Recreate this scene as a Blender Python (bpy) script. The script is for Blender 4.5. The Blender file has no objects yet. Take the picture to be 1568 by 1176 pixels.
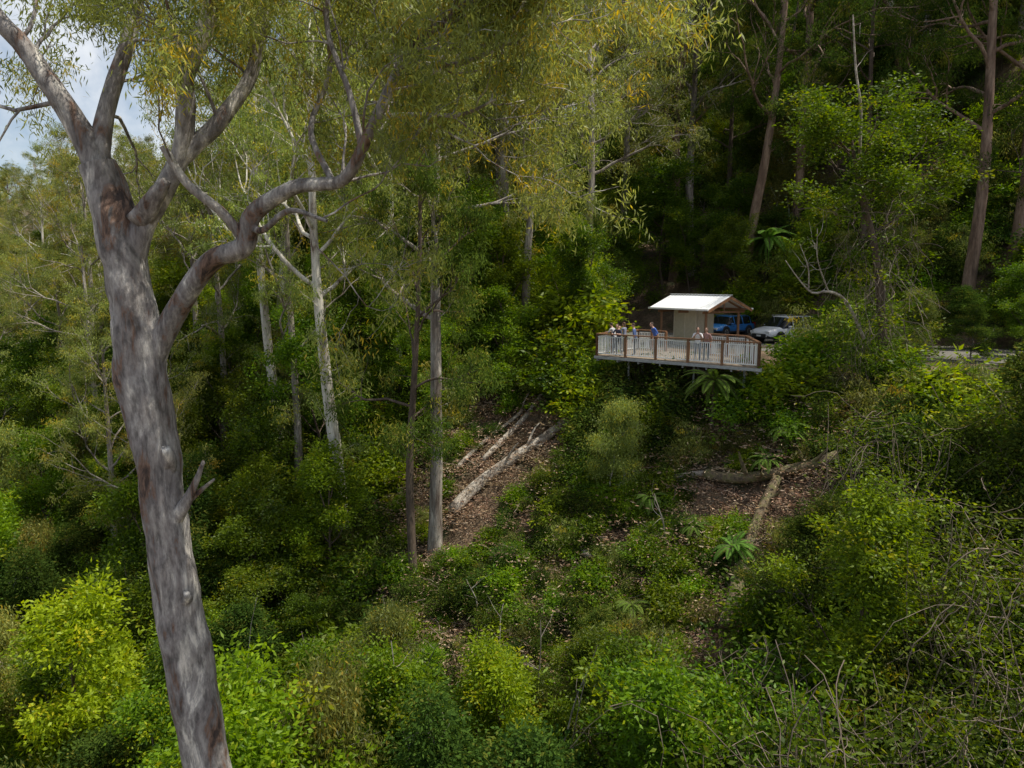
import bpy, math, random
import numpy as np
from mathutils import Vector, Matrix
R=np.random.default_rng(7); random.seed(7)
scene=bpy.context.scene
COL=scene.collection
def nrm(v):
    v=np.asarray(v,float); return v/(np.linalg.norm(v,axis=-1,keepdims=True)+1e-9)
# ------------------------------------------------------------------ materials
def newmat(name):
    m=bpy.data.materials.new(name); m.use_nodes=True
    nt=m.node_tree; bs=nt.nodes['Principled BSDF']; return m,nt,bs
def ramp(nt,stops):
    r=nt.nodes.new('ShaderNodeValToRGB'); cr=r.color_ramp
    while len(cr.elements)<len(stops): cr.elements.new(0.5)
    for e,(p,c) in zip(cr.elements,stops): e.position=p; e.color=(*c,1)
    return r
def plain(name,col,rough=0.6,metal=0.0,noise=0.12,scale=6.0,bump=0.0):
    m,nt,bs=newmat(name)
    tc=nt.nodes.new('ShaderNodeTexCoord'); n=nt.nodes.new('ShaderNodeTexNoise')
    n.inputs['Scale'].default_value=scale; n.inputs['Detail'].default_value=5
    nt.links.new(tc.outputs['Object'],n.inputs['Vector'])
    c=np.array(col)
    r=ramp(nt,[(0.3,tuple(c*(1-noise))),(0.7,tuple(np.minimum(c*(1+noise),1)))])
    nt.links.new(n.outputs['Fac'],r.inputs['Fac']); nt.links.new(r.outputs['Color'],bs.inputs['Base Color'])
    bs.inputs['Roughness'].default_value=rough; bs.inputs['Metallic'].default_value=metal
    if bump>0:
        b=nt.nodes.new('ShaderNodeBump'); b.inputs['Strength'].default_value=bump; b.inputs['Distance'].default_value=0.05
        nt.links.new(n.outputs['Fac'],b.inputs['Height']); nt.links.new(b.outputs['Normal'],bs.inputs['Normal'])
    return m
def leafmat(name,dark,light,yellow,transl=0.35,rough=0.5,gloss=True):
    m,nt,bs=newmat(name)
    at=nt.nodes.new('ShaderNodeAttribute'); at.attribute_name='tint'
    sep=nt.nodes.new('ShaderNodeSeparateColor'); nt.links.new(at.outputs['Color'],sep.inputs['Color'])
    mx=nt.nodes.new('ShaderNodeMix'); mx.data_type='RGBA'
    mx.inputs[6].default_value=(*dark,1); mx.inputs[7].default_value=(*light,1)
    nt.links.new(sep.outputs[0],mx.inputs[0])
    my=nt.nodes.new('ShaderNodeMix'); my.data_type='RGBA'; my.inputs[7].default_value=(*yellow,1)
    nt.links.new(sep.outputs[1],my.inputs[0]); nt.links.new(mx.outputs[2],my.inputs[6])
    oi=nt.nodes.new('ShaderNodeObjectInfo')
    hs=nt.nodes.new('ShaderNodeHueSaturation'); hs.inputs['Saturation'].default_value=1.08
    mr=nt.nodes.new('ShaderNodeMapRange'); mr.inputs[3].default_value=0.6; mr.inputs[4].default_value=1.35
    mh=nt.nodes.new('ShaderNodeMath'); mh.operation='MULTIPLY_ADD'; mh.inputs[1].default_value=7.13; mh.inputs[2].default_value=0
    fr=nt.nodes.new('ShaderNodeMath'); fr.operation='FRACT'
    mh2=nt.nodes.new('ShaderNodeMapRange'); mh2.inputs[3].default_value=0.472; mh2.inputs[4].default_value=0.508
    nt.links.new(oi.outputs['Random'],mr.inputs[0]); nt.links.new(mr.outputs[0],hs.inputs['Value'])
    nt.links.new(oi.outputs['Random'],mh.inputs[0]); nt.links.new(mh.outputs[0],fr.inputs[0]); nt.links.new(fr.outputs[0],mh2.inputs[0])
    nt.links.new(mh2.outputs[0],hs.inputs['Hue'])
    nt.links.new(my.outputs[2],hs.inputs['Color'])
    if gloss:
        nt.links.new(hs.outputs['Color'],bs.inputs['Base Color']); bs.inputs['Roughness'].default_value=rough; bs.inputs['Specular IOR Level'].default_value=.3; base=bs
    else:
        nt.nodes.remove(bs); base=nt.nodes.new('ShaderNodeBsdfDiffuse'); nt.links.new(hs.outputs['Color'],base.inputs['Color'])
    tr=nt.nodes.new('ShaderNodeBsdfTranslucent')
    h2=nt.nodes.new('ShaderNodeHueSaturation'); h2.inputs['Value'].default_value=1.6; h2.inputs['Hue'].default_value=0.49; h2.inputs['Saturation'].default_value=1.1
    nt.links.new(hs.outputs['Color'],h2.inputs['Color']); nt.links.new(h2.outputs['Color'],tr.inputs['Color'])
    ms=nt.nodes.new('ShaderNodeMixShader'); ms.inputs[0].default_value=transl
    nt.links.new(base.outputs[0],ms.inputs[1]); nt.links.new(tr.outputs[0],ms.inputs[2])
    nt.links.new(ms.outputs[0],nt.nodes['Material Output'].inputs['Surface'])
    return m
def barkmat(name,stops,sx=2.2,sz=0.35,bump=0.4,detail_dark=0.5,fine=(14,14,2.0)):
    m,nt,bs=newmat(name)
    tc=nt.nodes.new('ShaderNodeTexCoord'); mp=nt.nodes.new('ShaderNodeMapping')
    mp.inputs['Scale'].default_value=(sx,sx,sz); nt.links.new(tc.outputs['Object'],mp.inputs['Vector'])
    n=nt.nodes.new('ShaderNodeTexNoise'); n.inputs['Scale'].default_value=1.0; n.inputs['Detail'].default_value=8; n.inputs['Roughness'].default_value=0.68; n.inputs['Distortion'].default_value=0.5
    nt.links.new(mp.outputs[0],n.inputs['Vector'])
    r=ramp(nt,stops); nt.links.new(n.outputs['Fac'],r.inputs['Fac'])
    mp2=nt.nodes.new('ShaderNodeMapping'); mp2.inputs['Scale'].default_value=fine; nt.links.new(tc.outputs['Object'],mp2.inputs['Vector'])
    n2=nt.nodes.new('ShaderNodeTexNoise'); n2.inputs['Scale'].default_value=1.0; n2.inputs['Detail'].default_value=7; n2.inputs['Roughness'].default_value=0.65
    nt.links.new(mp2.outputs[0],n2.inputs['Vector'])
    r2=ramp(nt,[(0.32,(detail_dark,)*3),(0.56,(1,1,1))]); nt.links.new(n2.outputs['Fac'],r2.inputs['Fac'])
    mu=nt.nodes.new('ShaderNodeMix'); mu.data_type='RGBA'; mu.blend_type='MULTIPLY'; mu.inputs[0].default_value=1
    nt.links.new(r.outputs[0],mu.inputs[6]); nt.links.new(r2.outputs[0],mu.inputs[7]); nt.links.new(mu.outputs[2],bs.inputs['Base Color'])
    bs.inputs['Roughness'].default_value=0.85
    b=nt.nodes.new('ShaderNodeBump'); b.inputs['Strength'].default_value=bump; b.inputs['Distance'].default_value=0.05
    nt.links.new(n2.outputs['Fac'],b.inputs['Height']); nt.links.new(b.outputs['Normal'],bs.inputs['Normal'])
    return m
M_hbark=barkmat('hero_gum_bark',[(0.35,(0.07,0.05,0.045)),(0.40,(0.25,0.155,0.11)),(0.435,(0.22,0.195,0.185)),(0.51,(0.35,0.32,0.30)),(0.565,(0.46,0.43,0.40)),(0.61,(0.78,0.73,0.65))],2.1,0.6,1.0,0.36,(9,9,3.0))
M_bark=barkmat('gum_bark',[(0.34,(0.10,0.07,0.055)),(0.42,(0.21,0.17,0.14)),(0.52,(0.32,0.28,0.24)),(0.62,(0.55,0.5,0.43))],1.5,0.3,0.4,0.5)
M_wbark=barkmat('pale_gum_bark',[(0.36,(0.14,0.09,0.065)),(0.41,(0.42,0.37,0.30)),(0.55,(0.72,0.68,0.59))],1.8,0.4,0.3,0.6)
M_rbark=barkmat('reddish_bark',[(0.34,(0.08,0.05,0.035)),(0.45,(0.2,0.125,0.085)),(0.6,(0.36,0.25,0.18))],1.6,0.3,0.4,0.55)
M_dbark=barkmat('rough_brown_bark',[(0.3,(0.06,0.04,0.03)),(0.5,(0.12,0.085,0.06)),(0.7,(0.2,0.15,0.11))],3,0.6,0.6)
M_log=barkmat('weathered_log',[(0.35,(0.2,0.15,0.11)),(0.5,(0.44,0.38,0.31)),(0.65,(0.66,0.6,0.51))],3,3,0.8,0.45,(7,7,7))
M_moss=barkmat('mossy_log',[(0.36,(0.08,0.06,0.04)),(0.48,(0.2,0.15,0.09)),(0.58,(0.14,0.14,0.04)),(0.68,(0.36,0.3,0.22))],2.5,2.5,0.8,0.5,(7,7,7))
M_gleaf=leafmat('gum_leaf',(0.085,0.115,0.036),(0.31,0.355,0.10),(0.52,0.41,0.07),0.42,0.5)
M_uleaf=leafmat('rainforest_leaf',(0.045,0.095,0.014),(0.18,0.295,0.034),(0.36,0.39,0.04),0.44,0.5)
M_yleaf=leafmat('bright_leaf',(0.085,0.165,0.018),(0.26,0.38,0.04),(0.44,0.44,0.05),0.46,0.5)
M_dleaf=leafmat('dark_leaf',(0.028,0.055,0.016),(0.095,0.15,0.034),(0.22,0.22,0.05),0.34,0.45,False)  # dark-leaved species; on the right-hand hill it also paints in the slope's shade
M_fern=leafmat('fern_frond_leaf',(0.08,0.15,0.035),(0.17,0.28,0.07),(0.28,0.22,0.07),0.4,0.5,False)
M_vine=plain('vine_stem',(0.2,0.155,0.115),0.85,noise=0.4)
M_litter=leafmat('dry_litter',(0.12,0.075,0.045),(0.38,0.27,0.17),(0.5,0.42,0.3),0.1,0.8,False)
# ------------------------------------------------------------------ mesh builder
class B:
    def __init__(s): s.V=[];s.F=[];s.M=[];s.T=[];s.n=0
    def add(s,v,f,mat=0,tint=None):
        v=np.asarray(v,float).reshape(-1,3); f=np.asarray(f,int).reshape(-1,4)
        s.V.append(v); s.F.append(f+s.n); s.n+=len(v)
        s.M.append(np.full(len(f),mat) if np.isscalar(mat) else np.asarray(mat))
        if tint is None: tint=np.tile([.5,0.,0.,1.],(len(v),1))
        s.T.append(tint)
    def mesh(s,name,mats,smooth=(0,)):
        V=np.concatenate(s.V);F=np.concatenate(s.F);M=np.concatenate(s.M);T=np.concatenate(s.T)
        me=bpy.data.meshes.new(name)
        me.vertices.add(len(V)); me.vertices.foreach_set('co',V.astype(np.float32).ravel())
        me.loops.add(F.size); me.loops.foreach_set('vertex_index',F.astype(np.int32).ravel())
        me.polygons.add(len(F)); me.polygons.foreach_set('loop_start',np.arange(0,F.size,4,dtype=np.int32))
        for m in mats: me.materials.append(m)
        me.polygons.foreach_set('material_index',M.astype(np.int32))
        me.polygons.foreach_set('use_smooth',np.isin(M,list(smooth)))
        me.update(calc_edges=True)
        a=me.attributes.new('tint','FLOAT_COLOR','POINT'); a.data.foreach_set('color',T.astype(np.float32).ravel())
        return me
    def obj(s,name,mats,smooth=(0,),parent=None,link=True):
        o=bpy.data.objects.new(name,s.mesh(name,mats,smooth))
        if link: COL.objects.link(o)
        if parent: o.parent=parent
        return o
def tube(b,pts,rad,sides=6,mat=0,bumpy=0.0,cap=False):
    pts=np.asarray(pts,float); rad=np.asarray(rad,float)*np.ones(len(pts))
    if cap:
        pts=np.vstack([pts[:1],pts,pts[-1:]]); rad=np.r_[0.002,rad,0.002]
        t0=nrm(pts[2]-pts[1]); t1=nrm(pts[-2]-pts[-3])
    T=np.gradient(pts,axis=0)
    if cap: T[0]=T[1]=t0; T[-1]=T[-2]=t1
    T=nrm(T)
    ov=nrm(pts[-1]-pts[0]); ref=nrm(np.cross(ov,[0.3,0.5,0.81] if abs(ov@nrm(np.array([.3,.5,.81])))<.9 else [1,0,0]))
    U=nrm(np.cross(T,ref)); W=np.cross(T,U)
    a=np.linspace(0,2*np.pi,sides,endpoint=False)
    rr=rad[:,None]*np.ones((1,sides))
    if bumpy>0:
        ph=R.uniform(0,6.28,8); s=np.arange(len(pts))[:,None]
        rr=rr*(1+bumpy*(0.5*np.sin(2*a+ph[0]+s*.21)+0.35*np.sin(3*a+ph[1]-s*.33)+.3*np.sin(5*a+ph[2]+s*.5)+.25*np.sin(s*.9+ph[3]+a)+.3*R.normal(size=rr.shape)*.4))
    v=pts[:,None]+rr[...,None]*(np.cos(a)[None,:,None]*U[:,None]+np.sin(a)[None,:,None]*W[:,None])
    n=len(pts); i=np.arange(n-1)[:,None]*sides; j=np.arange(sides)[None]; k=(j+1)%sides
    f=np.stack([i+j,i+k,i+sides+k,i+sides+j],-1)
    b.add(v,f,mat)
def leaves(b,P,D,L,W,tint,mat):
    N=len(P); D=nrm(D); S=nrm(np.cross(D,R.normal(size=(N,3))))
    L=np.asarray(L)*np.ones(N);W=np.asarray(W)*np.ones(N)
    L=L[:,None];W=W[:,None]
    v=np.stack([P,P+D*L*.4+S*W*.5,P+D*L,P+D*L*.4-S*W*.5],1)
    b.add(v,np.arange(4*N).reshape(N,4),mat,np.repeat(tint,4,axis=0))
def clump(b,c,Q):
    N=int(Q['n']*R.uniform(.6,1.4)); s=Q['sig']*R.uniform(.7,1.3)
    P=R.normal(size=(N,3))*np.array([s,s,s*Q['flat']])
    if Q['kind']=='gum':
        D=np.stack([R.normal(size=N)*.55,R.normal(size=N)*.55,-.75+R.normal(size=N)*.45],1)
    else:
        D=nrm(P)*.8+R.normal(size=(N,3))*.5; D[:,2]=D[:,2]*.5+Q.get('dz',.05)
    t=np.zeros((N,4)); t[:,0]=np.clip(R.normal(.5,.28)+R.normal(size=N)*.15,0,1)
    t[:,1]=np.clip((R.random()<Q.get('yel',.08))*R.uniform(.2,.8)+(R.random(N)<.02)*.6,0,1); t[:,3]=1
    leaves(b,np.asarray(c)+P,D,Q['L']*R.uniform(.6,1.25,N),Q['W']*R.uniform(.7,1.2,N),t,Q.get('lm',1))
def path(p,d,L,n,wob,up):
    pts=[np.array(p,float)]; d=nrm(d)
    for i in range(n):
        d=nrm(d+R.normal(size=3)*wob+np.array([0,0,up])); pts.append(pts[-1]+d*L/n)
    return np.array(pts)
def branch(b,p,d,L,r,lev,Q):
    n=7 if lev==0 else 5
    pts=path(p,d,L,n,Q['wob'],Q['up'][min(lev,len(Q['up'])-1)])
    tube(b,pts,np.linspace(r,r*.42,len(pts)),Q['sides'][min(lev,2)],0)
    if lev>=Q['max']:
        for t in np.linspace(.4,1.05,Q['cl']):
            i=t*n; i0=min(int(i),n-1); clump(b,pts[i0]+(pts[i0+1]-pts[i0])*(i-i0)+R.normal(size=3)*Q['sig']*.4,Q)
        return
    ns=Q['ns'][lev]
    for k in range(ns):
        t=1.0 if k==0 else R.uniform(Q['t0'],1); i=t*n; i0=min(int(i),n-1)
        q=pts[i0]+(pts[i0+1]-pts[i0])*(i-i0); dd=nrm(pts[i0+1]-pts[i0])
        per=nrm(np.cross(dd,R.normal(size=3))); sp=Q['spread'] if k else .25
        branch(b,q,nrm(dd+per*sp+np.array([0,0,Q['lift']])),L*Q['lr']*R.uniform(.7,1.2),max(r*.5*(1.1-t*.3),.008),lev+1,Q)
GQ=dict(kind='gum',n=52,sig=.29,flat=.7,L=.26,W=.058,wob=.18,up=[.05,.02,-.03],sides=[6,4,3],max=2,cl=2,ns=[5,4],t0=.4,spread=.85,lift=.15,lr=.48,yel=.14)
def gum(seed,H=28,r=.42,c0=.45,spread=5.5,nl=13,lean=(0,0),Q=GQ,bark=None,leaf=None):
    global R
    R=np.random.default_rng(seed); b=B()
    n=16; z=np.linspace(-1.5,H*.93,n); ph=R.uniform(0,6,4)
    x=lean[0]*(z/H)+.4*np.sin(z*.16+ph[0])*(z>0)*np.minimum(z/8,1); y=lean[1]*(z/H)+.4*np.sin(z*.14+ph[1])*np.minimum(np.maximum(z,0)/8,1)
    pts=np.stack([x,y,z],1); rad=r*(1-.78*np.clip(z/H,0,1)); rad[0]*=1.5; rad[1]*=1.15
    tt=np.linspace(0,n-1,46); P2=np.stack([np.interp(tt,np.arange(n),pts[:,k]) for k in range(3)],1)
    tube(b,P2,np.interp(tt,np.arange(n),rad),12,0,bumpy=.07)
    for k in range(nl):
        t=c0+(.98-c0)*((k+R.uniform(0,.9))/nl); h=t*H*.93; q=np.array([np.interp(h,z,pts[:,m]) for m in range(3)])
        az=k*2.4+R.uniform(-.6,.6); s=(t-c0)/(1-c0); el=math.radians(18+48*s+R.uniform(-10,14))
        L=spread*(0.75+.5*math.sin(math.pi*min(s+.15,1)))*R.uniform(.65,1.2)
        branch(b,q,(math.cos(az)*math.cos(el),math.sin(az)*math.cos(el),math.sin(el)),L,max(r*.34*(1-.5*s),.05),0,Q)
    for k in range(6):
        h=R.uniform(.22,.5)*H; q=np.array([np.interp(h,z,pts[:,m]) for m in range(3)])
        az=R.uniform(0,6.28); branch(b,q,(math.cos(az),math.sin(az),.5),1.6,.03,1,dict(Q,ns=[3,3],max=2))
    return b.mesh('eucalyptus_tree_mesh',[bark or M_bark,leaf or M_gleaf])
UQ=dict(kind='u',n=55,sig=.29,flat=.5,L=.19,W=.08,wob=.18,up=[.1,.03,.0],sides=[5,4,3],max=2,cl=2,ns=[5,4],t0=.4,spread=.95,lift=.12,lr=.52,yel=.08,dz=-.05)
def under(seed,H=8,r=.11,spread=3.2,nl=11,Q=UQ,leaf=None,bark=None,c0=.3):
    global R
    R=np.random.default_rng(seed); b=B()
    pts=path((0,0,-1.2),(R.normal()*.08,R.normal()*.08,1),H*.8+1.2,9,.07,.1); tube(b,pts,np.linspace(r,r*.35,10),7,0)
    for k in range(nl):
        t=c0+(1-c0)*((k+R.random())/nl); i=t*9; i0=min(int(i),8); q=pts[i0]+(pts[i0+1]-pts[i0])*(i-i0)
        az=k*2.4+R.uniform(-.7,.7); s=(t-c0)/(1-c0); el=math.radians(5+65*s+R.uniform(-8,12))
        L=spread*(.55+.45*math.cos(s*1.3))*R.uniform(.6,1.3)*.75
        branch(b,q,(math.cos(az)*math.cos(el),math.sin(az)*math.cos(el),math.sin(el)),L,r*.4,0,Q)
    return b.mesh('understorey_tree_mesh',[bark or M_dbark,leaf or M_uleaf])
gums=[gum(11,28,.40,.42,5.2,13,(.8,.3)),gum(12,30,.42,.5,5.6,12,(-.6,.5),bark=M_wbark),gum(13,26,.34,.38,4.6,13,(.3,-.4)),
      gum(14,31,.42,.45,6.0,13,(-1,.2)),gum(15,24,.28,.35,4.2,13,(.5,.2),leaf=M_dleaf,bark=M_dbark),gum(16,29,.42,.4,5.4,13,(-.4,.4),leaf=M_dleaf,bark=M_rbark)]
unders=[under(21),under(22,8,.1,2.8,12,leaf=M_dleaf),under(23,8,.12,3.6,10),under(24,8,.09,2.6,12,leaf=M_gleaf,bark=M_wbark,Q=dict(UQ,L=.19,W=.05,n=60,kind='gum',flat=.9)),
        under(25,8,.12,3.4,11,leaf=M_yleaf,Q=dict(UQ,L=.2,W=.085,n=50,sig=.31)),under(26,8,.1,3.0,12,bark=M_bark,Q=dict(UQ,n=58,L=.18,W=.065),leaf=M_dleaf)]
SQ=dict(UQ,n=36,sig=.2,L=.16,W=.065,max=1,ns=[5],cl=2,up=[.05,0])
def shrub(seed,leaf,Q=SQ,H=1.6):
    global R
    R=np.random.default_rng(seed); b=B()
    for k in range(12):
        az=R.uniform(0,6.28); el=R.uniform(.5,1.5)
        branch(b,(R.normal()*.15,R.normal()*.15,-.1),(math.cos(az)*math.cos(el),math.sin(az)*math.cos(el),math.sin(el)),H*R.uniform(.5,1),.02,0,Q)
    return b.mesh('shrub_mesh',[M_dbark,leaf])
shrubs=[shrub(31,M_uleaf),shrub(32,M_dleaf),shrub(33,M_yleaf,dict(SQ,L=.22,W=.09,n=26)),shrub(34,M_gleaf,dict(SQ,kind='gum',L=.2,W=.035))]
def frond(b,p,az,L,el0,droop,w,mat=1):
    n=12; d=np.array([math.cos(az)*math.cos(el0),math.sin(az)*math.cos(el0),math.sin(el0)]); pts=[np.array(p,float)]
    for i in range(n):
        d=nrm(d+np.array([0,0,-droop])); pts.append(pts[-1]+d*L/n)
    pts=np.array(pts); tube(b,pts,np.linspace(.018,.004,n+1),3,0)
    tt=np.linspace(1,n-.05,40); P=np.stack([np.interp(tt,np.arange(n+1),pts[:,k]) for k in range(3)],1)
    T=nrm(np.gradient(P,axis=0)); side=nrm(np.cross(T,[0,0,1])); s=np.sin(np.pi*np.clip((tt/n)**.8,0,1))**.7*w+.03
    tint=np.zeros((40,4)); tint[:,0]=np.clip(R.normal(.5,.25),0,1); tint[:,3]=1; tint[:,1]=(R.random()<.07)*.8
    for sg in (1,-1):
        D=nrm(side*sg+T*.35+np.array([0,0,-.25])); 
        S=T*.026
        v=np.stack([P-S*.6,P-S+D*s[:,None]*.5,P+D*s[:,None],P+S+D*s[:,None]*.5],1)
        b.add(v,np.arange(4*40).reshape(40,4),mat,np.repeat(tint,4,axis=0))
def fern(seed,h,L=2.0,n=18,w=.34):
    global R
    R=np.random.default_rng(seed); b=B()
    if h>.3: tube(b,[(0,0,-1),(.03,.02,h*.5),(0,.05,h)],[.13,.1,.09],9,0,bumpy=.15)
    for k in range(n):
        frond(b,(0,.03,h),k*2.4+R.normal()*.2,L*R.uniform(.8,1.1),R.uniform(.3,1.05),R.uniform(.12,.18),w)
    for k in range(5): frond(b,(0,.03,h-.05),k*1.3,L*.7,-.3,.3,w*.5)
    return b.mesh('tree_fern_mesh',[M_dbark,M_fern])
ferns=[fern(41,2.4,2.0,26,.3),fern(42,.15,1.0,12,.2)]
def tangle(seed,H=6,Wd=2.2):
    global R
    R=np.random.default_rng(seed); b=B()
    for k in range(130):
        a=R.uniform(0,6.28); rr=Wd*math.sqrt(R.random()); p=(math.cos(a)*rr,math.sin(a)*rr,H*R.uniform(.3,1)*(1-.3*rr/Wd))
        pts=path(p,(R.normal(),R.normal(),-.7),R.uniform(1.5,4),9,.35,-.12); tube(b,pts,R.uniform(.005,.015),3,0)
        if R.random()<.6:
            clump(b,pts[R.integers(1,9)],dict(UQ,n=38,sig=.28,L=.15,W=.07))
    for k in range(30):
        a=R.uniform(0,6.28); rr=Wd*R.random()
        pts=path((math.cos(a)*rr,math.sin(a)*rr,-.5),(R.normal()*.3,R.normal()*.3,1),H*R.uniform(.6,1),8,.12,.05); tube(b,pts,np.linspace(.03,.01,9),4,0)
        for t in (4,6,8): clump(b,pts[t],dict(UQ,n=48,sig=.35,L=.15,W=.06))
    return b.mesh('vine_thicket_mesh',[M_vine,M_uleaf])
tangles=[tangle(51),tangle(52)]
def litter(seed):
    global R
    R=np.random.default_rng(seed); b=B()
    N=260; P=np.stack([R.normal(size=N)*.7,R.normal(size=N)*.7,R.uniform(0,.1,N)],1); D=np.stack([R.normal(size=N),R.normal(size=N),R.normal(size=N)*.25],1)
    t=np.zeros((N,4)); t[:,0]=R.random(N); t[:,1]=R.random(N)**3; t[:,3]=1
    leaves(b,P,D,R.uniform(.06,.24,N),R.uniform(.03,.06,N),t,1)
    for k in range(5):
        pts=path((R.normal()*.6,R.normal()*.6,.05),(R.normal(),R.normal(),.05),R.uniform(.3,1.1),4,.25,0); tube(b,pts,R.uniform(.005,.016),4,2)
    return b.mesh('leaf_litter_mesh',[M_dbark,M_litter,M_vine])
litters=[litter(61),litter(62),litter(63)]
# ------------------------------------------------------------------ terrain
R=np.random.default_rng(5)
def noise2(x,y):
    s=0
    for f,a,p,q in ((.11,.5,.3,1.1),(.23,.3,2.1,.4),(.51,.16,.9,2.2),(1.1,.07,1.7,.2),(2.3,.03,.5,.7)):
        s=s+a*np.sin(f*(x*1.0+y*.35)+p+1.3*np.sin(f*.7*y+q))*np.cos(f*(y*.9-x*.4)+q)
    return s
def gh(x,y):
    x=np.asarray(x,float);y=np.asarray(y,float)
    e=.5*(x-10)+.6*(y-39)
    down=-25+3*np.logaddexp(0,(np.minimum(e,40)+19.5)/3)
    z=np.minimum(down,-4)
    up=np.maximum(e-13,0)
    hill=1.3*np.minimum(up,3)+.48*np.clip(up-3,0,90)+.55*np.clip(x-15,0,90)*np.clip((up)/14,0,1)
    bench=np.clip(np.minimum(e-.8,13.6-e)*1.2,0,1)
    left=.08*np.clip(-x-62,0,150)
    return z+hill+left+noise2(x,y)*(1-bench)*1.0
def ax(a,b2,n,c):
    t=np.linspace(-1,1,n); s=np.sinh(t*3.4)/np.sinh(3.4); return c+np.where(s<0,s*(c-a),s*(b2-c))
gx=ax(-900,900,420,5); gy=ax(-500,1200,420,36)
X,Y=np.meshgrid(gx,gy); Z=gh(X,Y); b=B()
n=420; i=np.arange(n-1)[:,None]*n; j=np.arange(n-1)[None]
b.add(np.stack([X,Y,Z],-1),np.stack([i+j,i+j+1,i+n+j+1,i+n+j],-1),0)
m,nt,bs=newmat('forest_floor')
tc=nt.nodes.new('ShaderNodeTexCoord')
n1=nt.nodes.new('ShaderNodeTexNoise'); n1.inputs['Scale'].default_value=.45; n1.inputs['Detail'].default_value=6
n2=nt.nodes.new('ShaderNodeTexNoise'); n2.inputs['Scale'].default_value=7; n2.inputs['Detail'].default_value=8; n2.inputs['Roughness'].default_value=.75
for q in (n1,n2): nt.links.new(tc.outputs['Object'],q.inputs['Vector'])
r1=ramp(nt,[(.38,(0.06,0.07,0.025)),(.48,(0.13,0.085,0.05)),(.65,(0.24,0.17,0.105))]); r2=ramp(nt,[(.3,(.35,.33,.3)),(.55,(1,1,1)),(.7,(1.6,1.5,1.35))])
nt.links.new(n1.outputs['Fac'],r1.inputs[0]); nt.links.new(n2.outputs['Fac'],r2.inputs[0])
mu=nt.nodes.new('ShaderNodeMix'); mu.data_type='RGBA'; mu.blend_type='MULTIPLY'; mu.inputs[0].default_value=1
nt.links.new(r1.outputs[0],mu.inputs[6]); nt.links.new(r2.outputs[0],mu.inputs[7]); nt.links.new(mu.outputs[2],bs.inputs['Base Color']); bs.inputs['Roughness'].default_value=.95
bp=nt.nodes.new('ShaderNodeBump'); bp.inputs['Strength'].default_value=.9; bp.inputs['Distance'].default_value=.12
nt.links.new(n2.outputs['Fac'],bp.inputs['Height']); nt.links.new(bp.outputs[0],bs.inputs['Normal'])
b.obj('hillside_ground',[m])
b=B(); M_road=plain('gravel_asphalt',(0.16,0.15,0.13),.9,noise=.35,scale=9,bump=.4)
cs=np.linspace(0,44,60); ev=np.linspace(4.2,12.6,14)
grid=np.array([(6+c*.768,39+(e_-.5*(6+c*.768-10))/.6,-3.985) for e_ in ev for c in cs]); nn=len(cs); i=np.arange(len(ev)-1)[:,None]*nn; j=np.arange(nn-1)[None]
b.add(grid,np.stack([i+j,i+j+1,i+nn+j+1,i+nn+j],-1),0); b.obj('car_park_road',[M_road])
# ------------------------------------------------------------------ viewing platform
def box(b,c,s,mat=0,rot=None):
    v=np.array([[x,y,z] for x in(-.5,.5) for y in(-.5,.5) for z in(-.5,.5)])*np.array(s)
    if rot is not None: v=v@np.array(rot).T
    b.add(v+np.array(c),[[0,1,3,2],[4,6,7,5],[0,4,5,1],[2,3,7,6],[0,2,6,4],[1,5,7,3]],mat)
def beam(b,p,q,w,h,mat=0):
    p=np.array(p,float);q=np.array(q,float);d=q-p;L=np.linalg.norm(d);d/=L
    s=nrm(np.cross(d,[0,0,1])) if abs(d[2])<.99 else np.array([1.,0,0]); u=np.cross(s,d)
    box(b,(p+q)/2,(L,w,h),mat,np.stack([d,s,u],1))
M_timber=plain('stained_timber',(0.22,0.11,0.055),.6,noise=.25,scale=12)
M_deckb=plain('deck_boards',(0.24,0.19,0.14),.8,noise=.3,scale=8)
M_steel=plain('galvanised_steel',(0.34,0.35,0.36),.5,noise=.15)
M_white=plain('white_balustrade_paint',(0.8,0.81,0.81),.5,noise=.04)
def empty(name,loc=(0,0,0),rz=0):
    o=bpy.data.objects.new(name,None); COL.objects.link(o); o.location=loc; o.rotation_euler=(0,0,rz); return o
FL=-4.0
A=np.array([4.6,40.0]);Bc=np.array([11.6,34.0]); a_=nrm(Bc-A); b_=np.array([-a_[1],a_[0]]); LD=np.linalg.norm(Bc-A); DD=4.5
Lv=np.array([2.9,3.4]);Rv=np.array([.75,4.35])
def dk(u,v,z):
    t=u/LD; p=A+a_*u+(Lv*(1-t)+Rv*t)*(v/DD); return (p[0],p[1],FL+z)
plat=empty('viewing_platform')
b=B(); k=0.0
while k<DD-.01:
    beam(b,dk(0,k+.068,-.02),dk(LD,k+.068,-.02),.125,.04); k+=.142
b.obj('floor_boards',[M_deckb],(),plat)
b=B()
for v in(-.06,DD*.5,DD+.06): beam(b,dk(-.04,v,-.12),dk(LD+.04,v,-.12),.1,.14)
for u in np.linspace(.1,LD-.1,8): beam(b,dk(u,.0,-.255),dk(u,DD,-.255),.08,.12)
for u in(-.07,LD+.07): beam(b,dk(u,0,-.12),dk(u,DD,-.12),.05,.16)
for u in(1.5,LD*.62,LD-.6):
    for v in(1.2,3.0):
        p=dk(u,v,0); g=float(gh(p[0],p[1]))-.6; tube(b,[(p[0],p[1],g),(p[0],p[1],FL-.32)],.06,12,0)
b.obj('steel_frame',[M_steel],(),plat)
b=B(); w=B()
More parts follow.
